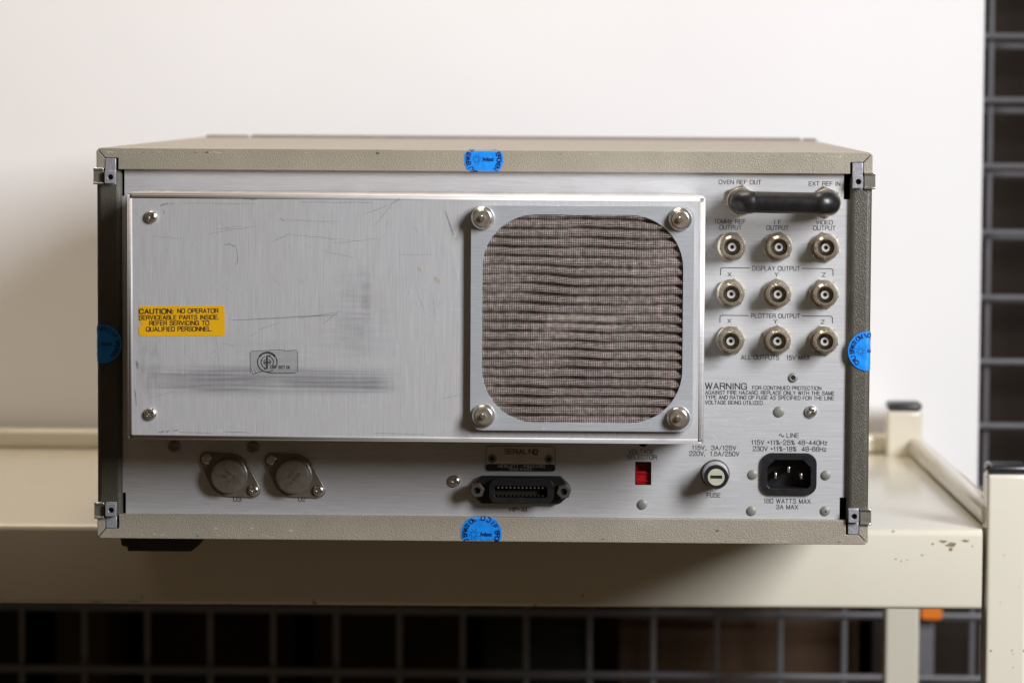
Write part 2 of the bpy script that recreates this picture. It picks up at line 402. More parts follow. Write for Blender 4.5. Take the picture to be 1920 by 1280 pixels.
# feet
def foot(x0, x1, y0, y1, parent):
    zb2 = SHELF-ZB
    pts = [(x0, -.0001), (x1, -.0001), (x1-.001, zb2*.62), (x1-.0035, zb2*.80), (x1-.007, zb2), (x0+.0052, zb2), (x0+.005, zb2*.82), (x0+.0018, zb2*.78)]
    return prism('foot', pts, y0, y1, MAT['foot'], parent, .0007, 2)
fa, fb = L(222, 1017, .050)[0], L(381, 1017, .050)[0]
foot(fa, fb, .050, .087, I)
foot(fa, fb, .42, .46, I); foot(-fb, -fa, .42, .46, I); foot(-fb, -fa, .215, .25, I)
foot(fa, fb, .215, .25, I)

# corner clips -------------------------------------------------------
def plate_hole(name, x0, x1, z0, z1, cx, cz, r, yf, th, mat, parent):
    o = flat(name, [rrect(x0, x1, z0, z1, .0004, 2), circ(cx, cz, r, 20)], yf, th, mat, parent, .0003, 40); return o
def clip(xa, xb, out, top):
    """xa..xb the post, out the outer side (-1 left, 1 right)"""
    fz = (lambda q: q) if top else (lambda q: H-q)
    def zz(p0, p1):
        q = sorted((fz(L(300, p0)[1]), fz(L(300, p1)[1]))); return q
    q0, q1 = zz(297.5, 320)
    p = box('corner_clip', xa, xb, -.0002, .010, q0, q1, MAT['cast'], I, .0003)
    q0, q1 = zz(318, 347)
    box('clip_base', xa, xb, -.0001, .010, q0, q1, MAT['cast'], p, .0003)
    q0, q1 = zz(321, 344)
    cx = (xa+xb)/2+.0003; cz = (q0+q1)/2
    plate_hole('clip_nut', xa+.0001, xb-.0001, q0, q1, cx, cz, .00155, -.0030, .0034, MAT['cast'], p)
    lathe('clip_bore', [(.0019, 0), (.0019, .0004)], cx, cz, -.0001, MAT['void'], p, 16)
    q0, q1 = zz(315.5, 346.5)
    xo = out*(HW+.0016); xi = (xa-.0008 if out < 0 else xb+.0008); x0, x1 = min(xo, xi), max(xo, xi)
    hb = box('clip_hook', x0, x1, -.0003, .016, q0+.0004, q1-.0004, MAT['hook'], p, .0003)
    box('hook_flange', x0, x1, -.0014, .016, q1-.0012, q1, MAT['steel'], p, .0004); box('hook_flange', x0, x1, -.0014, .016, q0, q0+.0012, MAT['steel'], p, .0004)
clip(nl0+.0002, nl1-.0012, -1, True); clip(nl0+.0002, nl1-.0012, -1, False)
clip(nr0+.0012, nr1-.0002, 1, True); clip(nr0+.0012, nr1-.0002, 1, False)

# fan cover ------------------------------------------------------------
def smudge(t, c):
    """grey rub marks and handling dirt with shapes of their own"""
    tc = N(t, 'ShaderNodeTexCoord'); sp = N(t, 'ShaderNodeSeparateXYZ'); lk(t, tc.outputs['Object'], sp.inputs[0])
    def sm(sock, a, b_, w):
        m1 = N(t, 'ShaderNodeMapRange', interpolation_type='SMOOTHSTEP'); m1.inputs[1].default_value = a-w; m1.inputs[2].default_value = a+w; lk(t, sock, m1.inputs[0])
        m2 = N(t, 'ShaderNodeMapRange', interpolation_type='SMOOTHSTEP'); m2.inputs[1].default_value = b_+w; m2.inputs[2].default_value = b_-w; lk(t, sock, m2.inputs[0])
        m = N(t, 'ShaderNodeMath', operation='MULTIPLY'); lk(t, m1.outputs[0], m.inputs[0]); lk(t, m2.outputs[0], m.inputs[1]); return m.outputs[0]
    for (x0, x1, y0, y1, mp, k, wx, wz) in ((290, 730, 692, 734, (14, 1, 900), .50, .012, .003), (360, 500, 692, 736, (20, 1, 700), .55, .012, .004), (530, 720, 704, 730, (8, 1, 1100), .5, .008, .002),
                                    (640, 695, 512, 668, (45, 1, 380), .20, .005, .010), (679, 694, 512, 600, (60, 1, 260), .28, .0015, .006), (600, 720, 565, 650, (25, 1, 320), .16, .012, .008), (258, 300, 640, 735, (300, 1, 120), .25, .002, .01), (420, 560, 640, 700, (20, 1, 300), .15, .02, .01)):
        a_, b2 = L(x0, y1, BY), L(x1, y0, BY)
        m = N(t, 'ShaderNodeMath', operation='MULTIPLY'); lk(t, sm(sp.outputs[0], a_[0], b2[0], wx), m.inputs[0]); lk(t, sm(sp.outputs[2], a_[1], b2[1], wz), m.inputs[1])
        n = tex(t, 'ShaderNodeTexNoise', 1, mp, detail=4)
        k *= 1.35; rm = ramp(t, n.outputs[0], [(.35, (0, 0, 0)), (.70, (k, k, k))])
        m3 = N(t, 'ShaderNodeMath', operation='MULTIPLY'); lk(t, m.outputs[0], m3.inputs[0]); lk(t, rm.outputs[0], m3.inputs[1])
        c = mixc(t, c, (.17, .165, .18), m3.outputs[0])
    n = tex(t, 'ShaderNodeTexNoise', 60, detail=6); sp2 = ramp(t, n.outputs[0], [(.68, (0, 0, 0)), (.74, (.35, .35, .35))])
    return mixc(t, c, (.42, .40, .34), sp2.outputs[0])
MAT['cover'] = brushed('brushed_cover', (.655, .655, .67), 'z', .32, .38, smudge)
MAT['alu_plain'] = brushed('plain_aluminium', (.72, .71, .70), 'x', .35, .50, None, .35)
bx0, bx1 = L(238.5, 600, BY+.002)[0], L(1321, 600, BY+.002)[0]; bz1, bz0 = L(780, 364.5, BY+.002)[1], L(780, 828.5, BY+.002)[1]
br = .0030
fh0, fh1 = L(903, 791, BY-.004), L(1282, 404, BY-.004)
hole = rrect(fh0[0], fh1[0], fh0[1], fh1[1], .0285, 12)
hole_in = rrect(fh0[0]-.001, fh1[0]+.001, fh0[1]-.001, fh1[1]+.001, .0285, 12)
FC = flat('fan_cover', [[(bx0+br, bz0+br), (bx1-br, bz0+br), (bx1-br, bz1-br), (bx0+br, bz1-br)], hole_in], BY, .0012, MAT['cover'], I)
def bend(name, side):
    """a wall of the cover: quarter bend then straight back to the panel"""
    n = 8; prof = [(br*(1-math.sin(R(90*k/n))), br*(1-math.cos(R(90*k/n)))) for k in range(n+1)]   # (inset from outside, back)
    prof = [(i_, BY+b2) for i_, b2 in prof]+[(0, PY-.0002)]
    v = []
    back_trim = .0035
    for j, (ins, y) in enumerate(prof):
        last = j == len(prof)-1; tr = back_trim if last else (0 if j else 0)
        e0, e1 = (bx0+br, bx1-br) if side in 'tb' else (bz0+br, bz1-br)
        if j > n//2: e0 -= .0022; e1 += .0022
        e0 += tr; e1 -= tr
        for e in (e0, e1):
            v.append((e, y, bz1-ins) if side == 't' else (e, y, bz0+ins) if side == 'b' else (bx0+ins, y, e) if side == 'l' else (bx1-ins, y, e))
    f = [(2*i, 2*i+1, 2*i+3, 2*i+2) for i in range(len(prof)-1)]
    o = raw(name, v, f, MAT['alu_plain'], FC, 60)
    s = o.modifiers.new('solid', 'SOLIDIFY'); s.thickness = .0010
    cen = Vector(((bx0+bx1)/2, 0, (bz0+bz1)/2)); fc = o.data.polygons[-1]
    s.offset = -1 if (fc.center-cen).dot(fc.normal) > 0 else 1
    return o
for sd in 'tblr': bend('cover_wall', sd)
# fan filter frame, thumb nuts, screen ------------------------------------
f0, f1 = L(881.5, 806, BY-.004), L(1302, 387.5, BY-.004)
FY = BY-.0042
MAT['frame'] = brushed('filter_frame_aluminium', (.66, .69, .73), 'x', .45, .28, None, .5)
FR = flat('filter_frame', [rrect(f0[0], f1[0], f0[1], f1[1], .0062), hole], FY, .0040, MAT['frame'], I)
for (px, py) in ((905, 409), (1275.5, 411.5), (906.5, 779.5), (1272, 783.5)):
    x, q = L(px, py, FY-.003)
    w = lathe('thumb_nut', [(.0063, 0), (.0063, .0012), (.0060, .0018), (.0052, .0026), (.0050, .0042), (.0046, .0046), (.0040, .0048)], x, q, FY, MAT['steel'], I, 36)
    lathe('nut_face', [(.0044, 0), (.0042, .0003)], x, q, FY-.0048, MAT['nickel'], w, 28)
    lathe('stud_tip', [(.0016, 0), (.0016, .0022), (.0012, .0026)], x, q, FY-.0050, MAT['steel'], w, 14)
def screen():
    x0, x1, z0, z1 = fh0[0]-.0015, fh1[0]+.0015, fh0[1]-.0015, fh1[1]+.0015
    pit = 17.15*MM; A = .0020; wire = .00017; step = .00121; yc = BY-.0022
    # arc length table of one pleat
    def wave(q): return A*(math.sin(q)+.18*math.sin(2*q+.6))
    def warp(x, q):
        u, w = (x-x0)/(x1-x0), (q-z0)/(z1-z0)
        return .0012*noise.noise((u*2.6, w*3.0, 3.1))+.0008*noise.noise((u*6, w*5.0, 8.2))+.0004*math.sin(3.1*u+w*3)
    def amp(x, q): return .85+.55*noise.noise((x*45, q*60, 1.7))
    def pt(x, q):
        k = wave(2*math.pi*q/pit)*max(.25, amp(x, q))
        c = .0003*noise.noise((x*300, q*300, 5))
        return (x+.0003*noise.noise((x*90, q*140, 9)), yc-k+c, q+warp(x, q))
    rows, q, acc = [], z0, 0.0; dq = .0001; prev = wave(0)
    while q < z1:
        cur = wave(2*math.pi*q/pit); acc += math.hypot(dq, cur-prev); prev = cur
        if acc >= step: rows.append(q); acc = 0
        q += dq
    cols = [x0+k*step for k in range(int((x1-x0)/step)+1)]
    v, f = [], []
    rc = .0285
    def inside(x, q):
        m = .0022
        cx = min(max(x, fh0[0]+rc), fh1[0]-rc); cq = min(max(q, fh0[1]+rc), fh1[1]-rc)
        return math.hypot(x-cx, q-cq) < rc+m
    def strand(pl, horiz):
        if len(pl) < 2: return
        base = len(v)
        for p in pl:
            for k in range(4):
                a_ = math.pi/4+math.pi/2*k; s1, s2 = wire*math.cos(a_), wire*math.sin(a_)
                v.append((p[0], p[1]+s1, p[2]+s2) if horiz else (p[0]+s1, p[1]+s2, p[2]))
        for i in range(len(pl)-1):
            for k in range(4):
                a1, a2 = base+i*4+k, base+i*4+(k+1) % 4; f.append((a1, a2, a2+4, a1+4))
    def runs(pts, horiz):
        cur = []
        for p in pts:
            if inside(p[0], p[2]): cur.append(p)
            else: strand(cur, horiz); cur = []
        strand(cur, horiz)
    for q in rows:
        runs([pt(x0+(x1-x0)*k/70, q) for k in range(71)], True)
    nz_ = 230
    for x in cols:
        runs([pt(x, z0+(z1-z0)*k/nz_) for k in range(nz_+1)], False)
    o = raw('filter_screen', v, f, MAT['wire'], I); o['kind'] = 'stuff'
    # solid dark sheet added behind the wires to shade pleats and darken holes
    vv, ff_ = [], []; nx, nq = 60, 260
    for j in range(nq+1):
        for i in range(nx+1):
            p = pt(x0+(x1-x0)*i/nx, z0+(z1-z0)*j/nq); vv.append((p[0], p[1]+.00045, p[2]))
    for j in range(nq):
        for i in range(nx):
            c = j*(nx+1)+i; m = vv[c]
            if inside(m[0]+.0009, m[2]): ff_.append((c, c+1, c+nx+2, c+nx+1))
    raw('filter_shade_sheet', vv, ff_, MAT['backing'], I, 80)
    # pale maker's plate of the fan showing through the weave
    for (p0, p1, nm) in (((1026, 612), (1156, 584), 'fan_label'), ((1040, 640), (1064, 628), 'fan_label'), ((1082, 570), (1104, 548), 'fan_label')):
        (xa, za), (xb, zb2) = L(*p0, BY), L(*p1, BY); vv, ff_ = [], []; nx, nq = 12, 24
        for j in range(nq+1):
            for i in range(nx+1):
                p = pt(xa+(xb-xa)*i/nx, za+(zb2-za)*j/nq); vv.append((p[0], p[1]+.00032, p[2]))
        for j in range(nq):
            for i in range(nx): c = j*(nx+1)+i; ff_.append((c, c+1, c+nx+2, c+nx+1))
        raw(nm, vv, ff_, MAT['hubplate'], I, 80)
screen()

# lettering -------------------------------------------------------------------
# single-stroke engraved alphabet, 4 wide and 6 high; a leading ~ rounds the corners
GL = {'A': (4.4, '0,0 2.2,6 4.4,0|.8,2 3.6,2'), 'B': (4, '0,0 0,6 2.6,6|~2.4,6 3.8,6 3.8,3.2 2.4,3.2|0,3.2 2.6,3.2|~2.4,3.2 4.1,3.2 4.1,0 2.4,0|0,0 2.6,0'), 'C': (4.4, '~4.3,4.3 4,6 .1,6.3 0,3 .1,-.3 4,0 4.4,1.8'),
 'D': (4.3, '0,0 0,6 2,6|~1.8,6 4.4,6.2 4.4,-.2 1.8,0|0,0 2,0'), 'E': (3.7, '3.7,6 0,6 0,0 3.7,0|0,3.1 3.4,3.1'), 'F': (3.6, '3.6,6 0,6 0,0|0,3.1 3.2,3.1'), 'G': (4.6, '~4.3,4.4 4,6 .1,6.3 0,3 .1,-.3 3.8,-.1 4.5,1.4 4.5,2.6|2.6,2.8 4.5,2.8 4.5,0'),
 'H': (4.2, '0,0 0,6|4.2,0 4.2,6|0,3.1 4.2,3.1'), 'I': (.6, '.3,0 .3,6'), 'J': (3.4, '~3.4,6 3.4,.6 2.6,-.2 .2,-.2 0,2'), 'K': (4.1, '0,0 0,6|4,6 0,2.2|1.5,3.6 4.1,0'), 'L': (3.4, '0,6 0,0 3.4,0'), 'M': (4.9, '0,0 0,6 2.45,0 4.9,6 4.9,0'), 'N': (4.3, '0,0 0,6 4.3,0 4.3,6'),
 'O': (4.8, '~2.4,6 4.9,6.2 4.9,-.2 2.4,0|~2.4,6 -.1,6.2 -.1,-.2 2.4,0'), 'P': (3.9, '0,0 0,6 2.4,6|~2.2,6 4.1,6 4.1,2.8 2.2,2.8|0,2.8 2.4,2.8'), 'Q': (4.8, '~2.4,6 4.9,6.2 4.9,-.2 2.4,0|~2.4,6 -.1,6.2 -.1,-.2 2.4,0|2.9,1.6 4.7,-.3'), 'R': (4.1, '0,0 0,6 2.4,6|~2.2,6 4.2,6 4.2,3 2.2,3|0,3 2.4,3|2.4,3 4,1.8 4.1,0'),
 'S': (4.1, '~3.9,4.6 3.6,6.2 .2,6.2 .1,3.6 4.1,2.8 4.1,-.2 .2,-.2 0,1.6'), 'T': (4.0, '0,6 4,6|2,6 2,0'), 'U': (4.2, '0,6 0,2|~0,2.2 0,.9 .6,-.1 3.6,-.1 4.2,.9 4.2,2.2|4.2,2 4.2,6'), 'V': (4.4, '0,6 2.2,0 4.4,6'), 'W': (6.2, '0,6 1.6,0 3.1,6 4.6,0 6.2,6'), 'X': (4.2, '0,0 4.2,6|0,6 4.2,0'), 'Y': (4.2, '0,6 2.1,2.8 4.2,6|2.1,2.8 2.1,0'), 'Z': (4, '0,6 4,6 0,0 4,0'),
 '0': (4, '~2,6 4.1,6.2 4.1,-.2 2,0|~2,6 -.1,6.2 -.1,-.2 2,0'), '1': (2.4, '.5,4.9 1.5,6 1.5,0'), '2': (3.9, '~0,4.2 .1,6.2 3.9,6.3 3.9,3.8 2.2,2.6 .3,1.2 0,0|0,0 3.9,0'), '3': (3.9, '~0,4.6 .3,6.2 3.7,6.2 3.7,3.2 1.6,3.2|~1.6,3.2 4,3.2 4,-.2 .2,-.2 0,1.5'), '4': (4.1, '3.1,0 3.1,6 0,1.6 4.1,1.6'), '5': (3.9, '3.6,6 .6,6 .3,2.9|~.3,2.9 1.2,4 4,3.9 4,-.2 .2,-.2 0,1.4'),
 '6': (3.9, '~3.7,4.8 3.4,6.2 .1,6.2 0,3 .1,-.2 3.9,-.2 3.9,3.8 .6,3.8 .1,2'), '7': (3.7, '0,6 3.7,6 1.4,0'), '8': (3.9, '~2,6 3.8,6 3.8,3.2 2,3.2|~2,6 .1,6 .1,3.2 2,3.2|~2,3.2 4.1,3.2 4.1,0 2,0|~2,3.2 -.1,3.2 -.1,0 2,0'), '9': (3.9, '~.2,1.2 .5,-.2 3.8,-.2 3.9,3 3.8,6.2 0,6.2 0,2.3 3.4,2.3 3.8,4'),
 'z': (3, '0,4.2 3,4.2 0,0 3,0'), 'o': (3, '~1.5,4.2 3.1,4.3 3.1,-.1 1.5,0|~1.5,4.2 -.1,4.3 -.1,-.1 1.5,0'), '.': (.4, '0,0 .4,0'), ',': (.5, '.5,.3 .1,-1'), ':': (.4, '0,.2 .4,.2|0,3.6 .4,3.6'), '/': (3, '0,-.4 3,6.4'), '+': (2.6, '0,3 2.6,3|1.3,1.7 1.3,4.3'), '-': (2.6, '0,3 2.6,3'), '%': (4.6, '.6,0 4,6|~1,6 2.1,6 2.1,3.9 1,3.9|~1,6 -.1,6 -.1,3.9 1,3.9|~3.6,2.1 4.7,2.1 4.7,0 3.6,0|~3.6,2.1 2.5,2.1 2.5,0 3.6,0'), '*': (.8, '0,3 .8,3')}
def glyph_lines(ch):
    w, spec = GL[ch]; out = []
    for part in spec.split('|'):
        rnd_ = part.startswith('~'); pts = [tuple(float(k) for k in p.split(',')) for p in part.lstrip('~').split(' ')]
        if not rnd_:
            out += [[a_, b2] for a_, b2 in zip(pts, pts[1:])]; continue
        if rnd_:
            for _ in range(3):                       # corner cutting keeps the ends
                q_ = [pts[0]]
                for a_, b2 in zip(pts, pts[1:]): q_ += [(a_[0]*.75+b2[0]*.25, a_[1]*.75+b2[1]*.25), (a_[0]*.25+b2[0]*.75, a_[1]*.25+b2[1]*.75)]
                pts = q_+[pts[-1]]
        out.append(pts)
    return w, out
def layout(s, gap=1.7, space=3.4):
    x, res = 0., []
    for ch in s:
        if ch == ' ': x += space; continue
        w, ls = glyph_lines(ch); res += [[(x+a_, b2) for a_, b2 in l_] for l_ in ls]; x += w+gap
    return x-gap, res
def ribbon(pts, w, v, f, fn):
    n = len(pts); base = len(v)
    for i in range(n):
        a_, b2, c2 = pts[max(0, i-1)], pts[i], pts[min(n-1, i+1)]
        d1 = Vector((b2[0]-a_[0], b2[1]-a_[1])); d2 = Vector((c2[0]-b2[0], c2[1]-b2[1]))
        if i == 0: d1 = d2
        if i == n-1: d2 = d1
        d1 = d1.normalized() if d1.length else d2.normalized(); d2 = d2.normalized() if d2.length else d1
        t = (d1+d2); t = t.normalized() if t.length > 1e-6 else d1; k = min(1.6, 1/max(.35, t.dot(d1)))
        ex = (-t*w/2 if i == 0 else t*w/2 if i == n-1 else Vector((0, 0)))*.8
        nx, ny = -t.y*w/2*k, t.x*w/2*k
        v.append(fn(b2[0]+ex.x+nx, b2[1]+ex.y+ny)); v.append(fn(b2[0]+ex.x-nx, b2[1]+ex.y-ny))
    f += [(base+2*i, base+2*i+1, base+2*i+3, base+2*i+2) for i in range(n-1)]
def text(s, x0, x1, yt, yb, yp, mat, parent, bold=.008, name='lettering', tilt=0.):
    """one printed line between measured marks; bold is the stroke weight"""
    w, ls = layout(s)
    A, B = L(x0, yb, yp), L(x1, yb+(x1-x0)*.0075, yp); T_, B_ = L((x0+x1)/2, yt, yp), L((x0+x1)/2, yb, yp)
    sxx = (B[0]-A[0])/w; szz = (T_[1]-B_[1])/6.0; bz = B_[1]; xm = (A[0]+B[0])/2; ct, st = math.cos(R(tilt)), math.sin(R(tilt))
    wt = .74+bold*15
    def fn(x_, y_):
        dx, dz = (x_-w/2)*sxx, y_*szz; return (xm+dx*ct-dz*st, yp-.00012, bz+dx*st+dz*ct)
    v, f = [], []
    for l_ in ls: ribbon(l_, wt, v, f, fn)
    me = bpy.data.meshes.new(name); me.from_pydata(v, [], f); me.update()
    return put(name, me, mat, parent)
def text_mesh(s, bold=0.):
    """the same letters as a mesh with cap height 0.7, for marks laid out freely"""
    w, ls = layout(s); v, f = [], []
    for l_ in ls: ribbon(l_, .85+bold*16, v, f, lambda x_, y_: (x_*.7/6, y_*.7/6, 0))
    me = bpy.data.meshes.new('t'); me.from_pydata(v, [], f); me.update(); return me
CAPH = .7
INK = MAT['ink']
for s, x0, x1, yt, yb, bd_ in [
    ('OVEN REF OUT', 1348, 1426.7, 338, 345.3, .008), ('EXT REF IN', 1517, 1575, 340.8, 348.2, .008),
    ('10MHz REF', 1340, 1397.5, 411.3, 419, .008), ('OUTPUT', 1349, 1390, 422.6, 430.3, .008), ('I F', 1452, 1464, 412.8, 420, .008), ('OUTPUT', 1437.5, 1478, 423.3, 431, .008),
    ('VIDEO', 1530.5, 1561, 413.4, 420.7, .008), ('OUTPUT', 1525.5, 1566, 423.7, 431.4, .008), ('DISPLAY OUTPUT', 1410.6, 1499.4, 499.4, 507, .008),
    ('X', 1365, 1371, 511, 518, .004), ('Y', 1453, 1459, 511.3, 518.3, .004), ('Z', 1541.5, 1547.5, 511.7, 518.7, .004),
    ('PLOTTER OUTPUT', 1409, 1499.4, 588.4, 595.8, .008), ('X', 1364.5, 1370.5, 598, 605, .004), ('Y', 1451, 1457, 599, 606, .004), ('Z', 1539.5, 1545.5, 600, 607, .004),
    ('ALL OUTPUTS   15V MAX', 1389.8, 1517.8, 666, 673.8, .008), ('WARNING', 1322.7, 1399.7, 718.3, 728.8, .010), ('FOR CONTINUED PROTECTION', 1411, 1539.7, 723.8, 730, .010),
    ('AGAINST FIRE HAZARD. REPLACE ONLY WITH THE SAME', 1322.7, 1564, 732.8, 739.3, .010), ('TYPE AND RATING OF FUSE AS SPECIFIED FOR THE LINE', 1322.7, 1563, 742, 748.5, .010),
    ('VOLTAGE BEING UTILIZED.', 1322.7, 1431.4, 751.3, 757.6, .010), ('LINE', 1475.5, 1497, 812, 819.5, .006), ('115V +11%-25% 48-440Hz', 1409, 1550.5, 825.2, 833, .010), ('230V +11%-18%  48-66Hz', 1412, 1548.8, 837.2, 845, .010),
    ('115V,  3A/125V', 1298, 1380, 835.2, 842.5, .010), ('220V,  1.5A/250V', 1293, 1385.8, 846.2, 853.8, .010), ('FUSE', 1325.5, 1350.5, 924, 931.6, .008),
    ('180 WATTS MAX', 1432.5, 1519.5, 935, 942.6, .006), ('3A MAX', 1456, 1496, 946, 953.6, .006), ('VOLTAGE', 1179, 1226, 842.7, 850.3, .008), ('SELECTOR', 1176, 1230.8, 852.8, 860.4, .008),
    ('U3', 438, 451.8, 931.3, 939, .006), ('U2', 560, 572.3, 931.5, 939, .006), ('HP-IB', 955.8, 987.5, 951, 958, .010)]:
    text(s, x0, x1, yt, yb, PY, INK, PANEL, bd_)
def stroke(pts, w, y, mat, parent, name='printed_line', th=.0):
    """ribbon along (x, z) points, width w or list"""
    n = len(pts); v, f = [], []; w = w if isinstance(w, (list, tuple)) else [w]*n
    for i in range(n):
        a_, b2 = pts[max(0, i-1)], pts[min(n-1, i+1)]; dx, dz = b2[0]-a_[0], b2[1]-a_[1]; l_ = math.hypot(dx, dz) or 1
        nx, nz2 = -dz/l_, dx/l_
        v += [(pts[i][0]+nx*w[i]/2, y, pts[i][1]+nz2*w[i]/2), (pts[i][0]-nx*w[i]/2, y, pts[i][1]-nz2*w[i]/2)]
    f = [(2*i, 2*i+1, 2*i+3, 2*i+2) for i in range(n-1)]
    return raw(name, v, f, mat, parent)
def line(pp, w=1.3, mat=INK, parent=None, y=PY, name='printed_line'):
    return stroke([L(px, py, y) for px, py in pp], w*MM, y-.00013, mat, parent or PANEL, name)
def cornerpx(a_, b2, c2, n=5):
    return [((1-t)**2*a_[0]+2*t*(1-t)*b2[0]+t*t*c2[0], (1-t)**2*a_[1]+2*t*(1-t)*b2[1]+t*t*c2[1]) for t in [k/n for k in range(n+1)]]
for (xa, ya, xb, xc, yc2, xd) in ((1351, 516, 1406.5, 1503, 503.4, 1562), (1350, 605, 1403.5, 1503.5, 592.6, 1561)):
    yl = ya-14
    line([(xa, ya)]+cornerpx((xa, yl+5), (xa, yl), (xa+5, yl))+[(xb, yl+.4)]); line([(xc, yl+1.2)]+cornerpx((xd-5, yl+1.6), (xd, yl+1.6), (xd, yl+6.6))+[(xd, yl+15)])
line([(1461, 816.8)]+[(1461+9*k/8, 816-2.6*math.sin(2*math.pi*k/8)) for k in range(9)], 1.4)

# coaxial sockets ----------------------------------------------------------------
def bnc_parts(k, x, q):
    rot = R([8, 22, 40, 15, 33, 50, 3, 27, 45][k % 9])
    b = lathe('coaxial_socket', [(.0062, .0022), (.0062, .0052), (.0057, .0058), (.0057, .0075), (.0062, .0080), (.0062, .0100), (.0056, .0106), (.0056, .0128), (.0052, .0132), (.0046, .0132), (.0044, .0126), (.0044, .0010)], x, q, PY, MAT['nickel'], I, 32, cap=False)
    lathe('hex_nut', [(.0084, 0), (.0084, .0018), (.0075, .0024), (.0045, .0024)], x, q, PY, MAT['nickel'], b, 6, rot, 20)
    lathe('lock_washer', [(.0078, .0022), (.0078, .0028), (.0066, .0031), (.0060, .0031)], x, q, PY, MAT['nickel'], b, 32)
    lathe('insulator', [(.0044, .0012), (.0044, .0020), (.0025, .0024), (.0024, .0100), (.0021, .0104), (.0013, .0104), (.0012, .0096)], x, q, PY, MAT['black'], b, 24, cap=False)
    lathe('insulator_face', [(.0024, .0095), (.0023, .0105), (.0012, .0105), (.0009, .0090)], x, q, PY, MAT['teflon'], b, 24, cap=False)
    lathe('centre_contact', [(.0010, .0080), (.0010, .0098), (.0006, .0098), (.0005, .0090)], x, q, PY, MAT['brass'], b, 14)
    for s_ in (-1, 1):
        lathe('bayonet_pin', [(.0007, 0), (.0007, .0012)], x, q, PY-.0088, MAT['nickel'], b, 10).location = (s_*.0062*math.cos(rot), 0, s_*.0062*math.sin(rot))
k = 0
for row in (((1373, 463.6), (1461, 463.8), (1549, 464.7)), ((1371.4, 551.8), (1459.2, 552.2), (1547.4, 553)), ((1370.4, 640), (1458.4, 640), (1547, 640.6))):
    for px, py in row:
        x, q = L(px, py, PY-.0128); bnc_parts(k, x, q); k += 1
# jumper link between the two reference sockets
def jumper():
    ends = [L(1391.5, 379.2, PY-.030), L(1554, 381.5, PY-.030)]
    for n_, (x, q) in enumerate(ends):
        b = lathe('coaxial_socket', [(.0064, .0022), (.0064, .0110), (.0070, .0114), (.0070, .0150), (.0066, .0154)], x, q, PY, MAT['nickel'], I, 32)
        lathe('hex_nut', [(.0088, 0), (.0088, .0020), (.0078, .0027), (.0045, .0027)], x, q, PY, MAT['nickel'], b, 6, R(20+17*n_), 20)
        lathe('coupling_ring', [(.0072, .0090), (.0076, .0096), (.0076, .0150), (.0072, .0156)], x, q, PY, MAT['nickel'], b, 40)
    (xa, qa), (xb, qb) = ends; yc = PY-.0295; re = .0064; R0 = .0046
    path, rad = [], []
    path.append((xa, PY-.0150, qa)); rad.append(re*.95)
    path.append((xa, yc+R0, qa)); rad.append(re)
    for i in range(9):
        t = R(90*i/8); path.append((xa+R0*(1-math.cos(t)), yc+R0*(1-math.sin(t)), qa)); rad.append(re*(1-.03*i/8))
    path.append((xa+R0+.0012, yc, qa)); rad.append(re*.93); path.append((xa+R0+.0022, yc, qa)); rad.append(.0058)
    o = tube('jumper_link', [(xa+R0, yc, qa+.0), (xa+R0+.004, yc, qa), (xb-R0-.004, yc, qb), (xb-R0, yc, qb)], .0058, MAT['black_gloss'], I, 24)
    tube('link_elbow', path, rad, MAT['black_gloss'], o, 28)
    path2 = [(xa+xb-p[0], p[1], qb) for p in path]; tube('link_elbow', path2, rad, MAT['black_gloss'], o, 28)
jumper()

# screws and rivets ------------------------------------------------------------------
def screw_mesh(pan):
    """domed head as a fine polar height field with a cross recess sunk into it"""
    n, G, r0 = 72, 22, .0034 if pan else .0035
    v, f = [], []
    top = .0026 if pan else .0016
    for j in range(G+1):
        r = r0*j/G
        h = .0007+(top-.0007)*math.sqrt(max(0, 1-(j/G)**2)) if pan else .0011+(top-.0011)*(1-(j/G)**4)
        for k in range(n):
            x, z_ = r*math.cos(2*math.pi*k/n), r*math.sin(2*math.pi*k/n)
            inside = (abs(x) < .00055 and abs(z_) < .0021) or (abs(z_) < .00055 and abs(x) < .0021) or math.hypot(x, z_) < .00095
            v.append((x, -(h-(.0016 if pan else .0013)*(1-.45*math.hypot(x, z_)/.0021) if inside else h), z_))
    for k in range(n): v.append((r0*math.cos(2*math.pi*k/n), .0001, r0*math.sin(2*math.pi*k/n)))
    for j in range(G+1):
        for k in range(n): f.append((j*n+k, j*n+(k+1) % n, (j+1)*n+(k+1) % n, (j+1)*n+k))
    o = raw('scr', v, f, MAT['steel'], None, 35); me = o.data; me.name = 'screw'; bpy.data.objects.remove(o); return me
PAN, FLATS = screw_mesh(True), screw_mesh(False); FLATS.materials.clear(); FLATS.materials.append(plain('dull_screw', (.30, .27, .22), .35, .8, .2, 500))
def screw(me, px, py, y, ang, parent, s=1., mat=None):
    o = bpy.data.objects.new('screw', me); COL.objects.link(o); o.parent = parent
    x, q = L(px, py, y-.0015); o.location = (x, y, q); o.rotation_euler = (0, R(ang), 0); o.scale = (s, s, s); return o
screw(PAN, 283.5, 407, BY, 30, FC); screw(PAN, 282, 776, BY, 55, FC)
screw(FLATS, 326.5, 837, PY, 5, PANEL); screw(FLATS, 474, 838.5, PY, 12, PANEL)
screw(PAN, 852, 901.5, PY, 20, PANEL); screw(PAN, 1521, 771.5, PY, 50, PANEL)
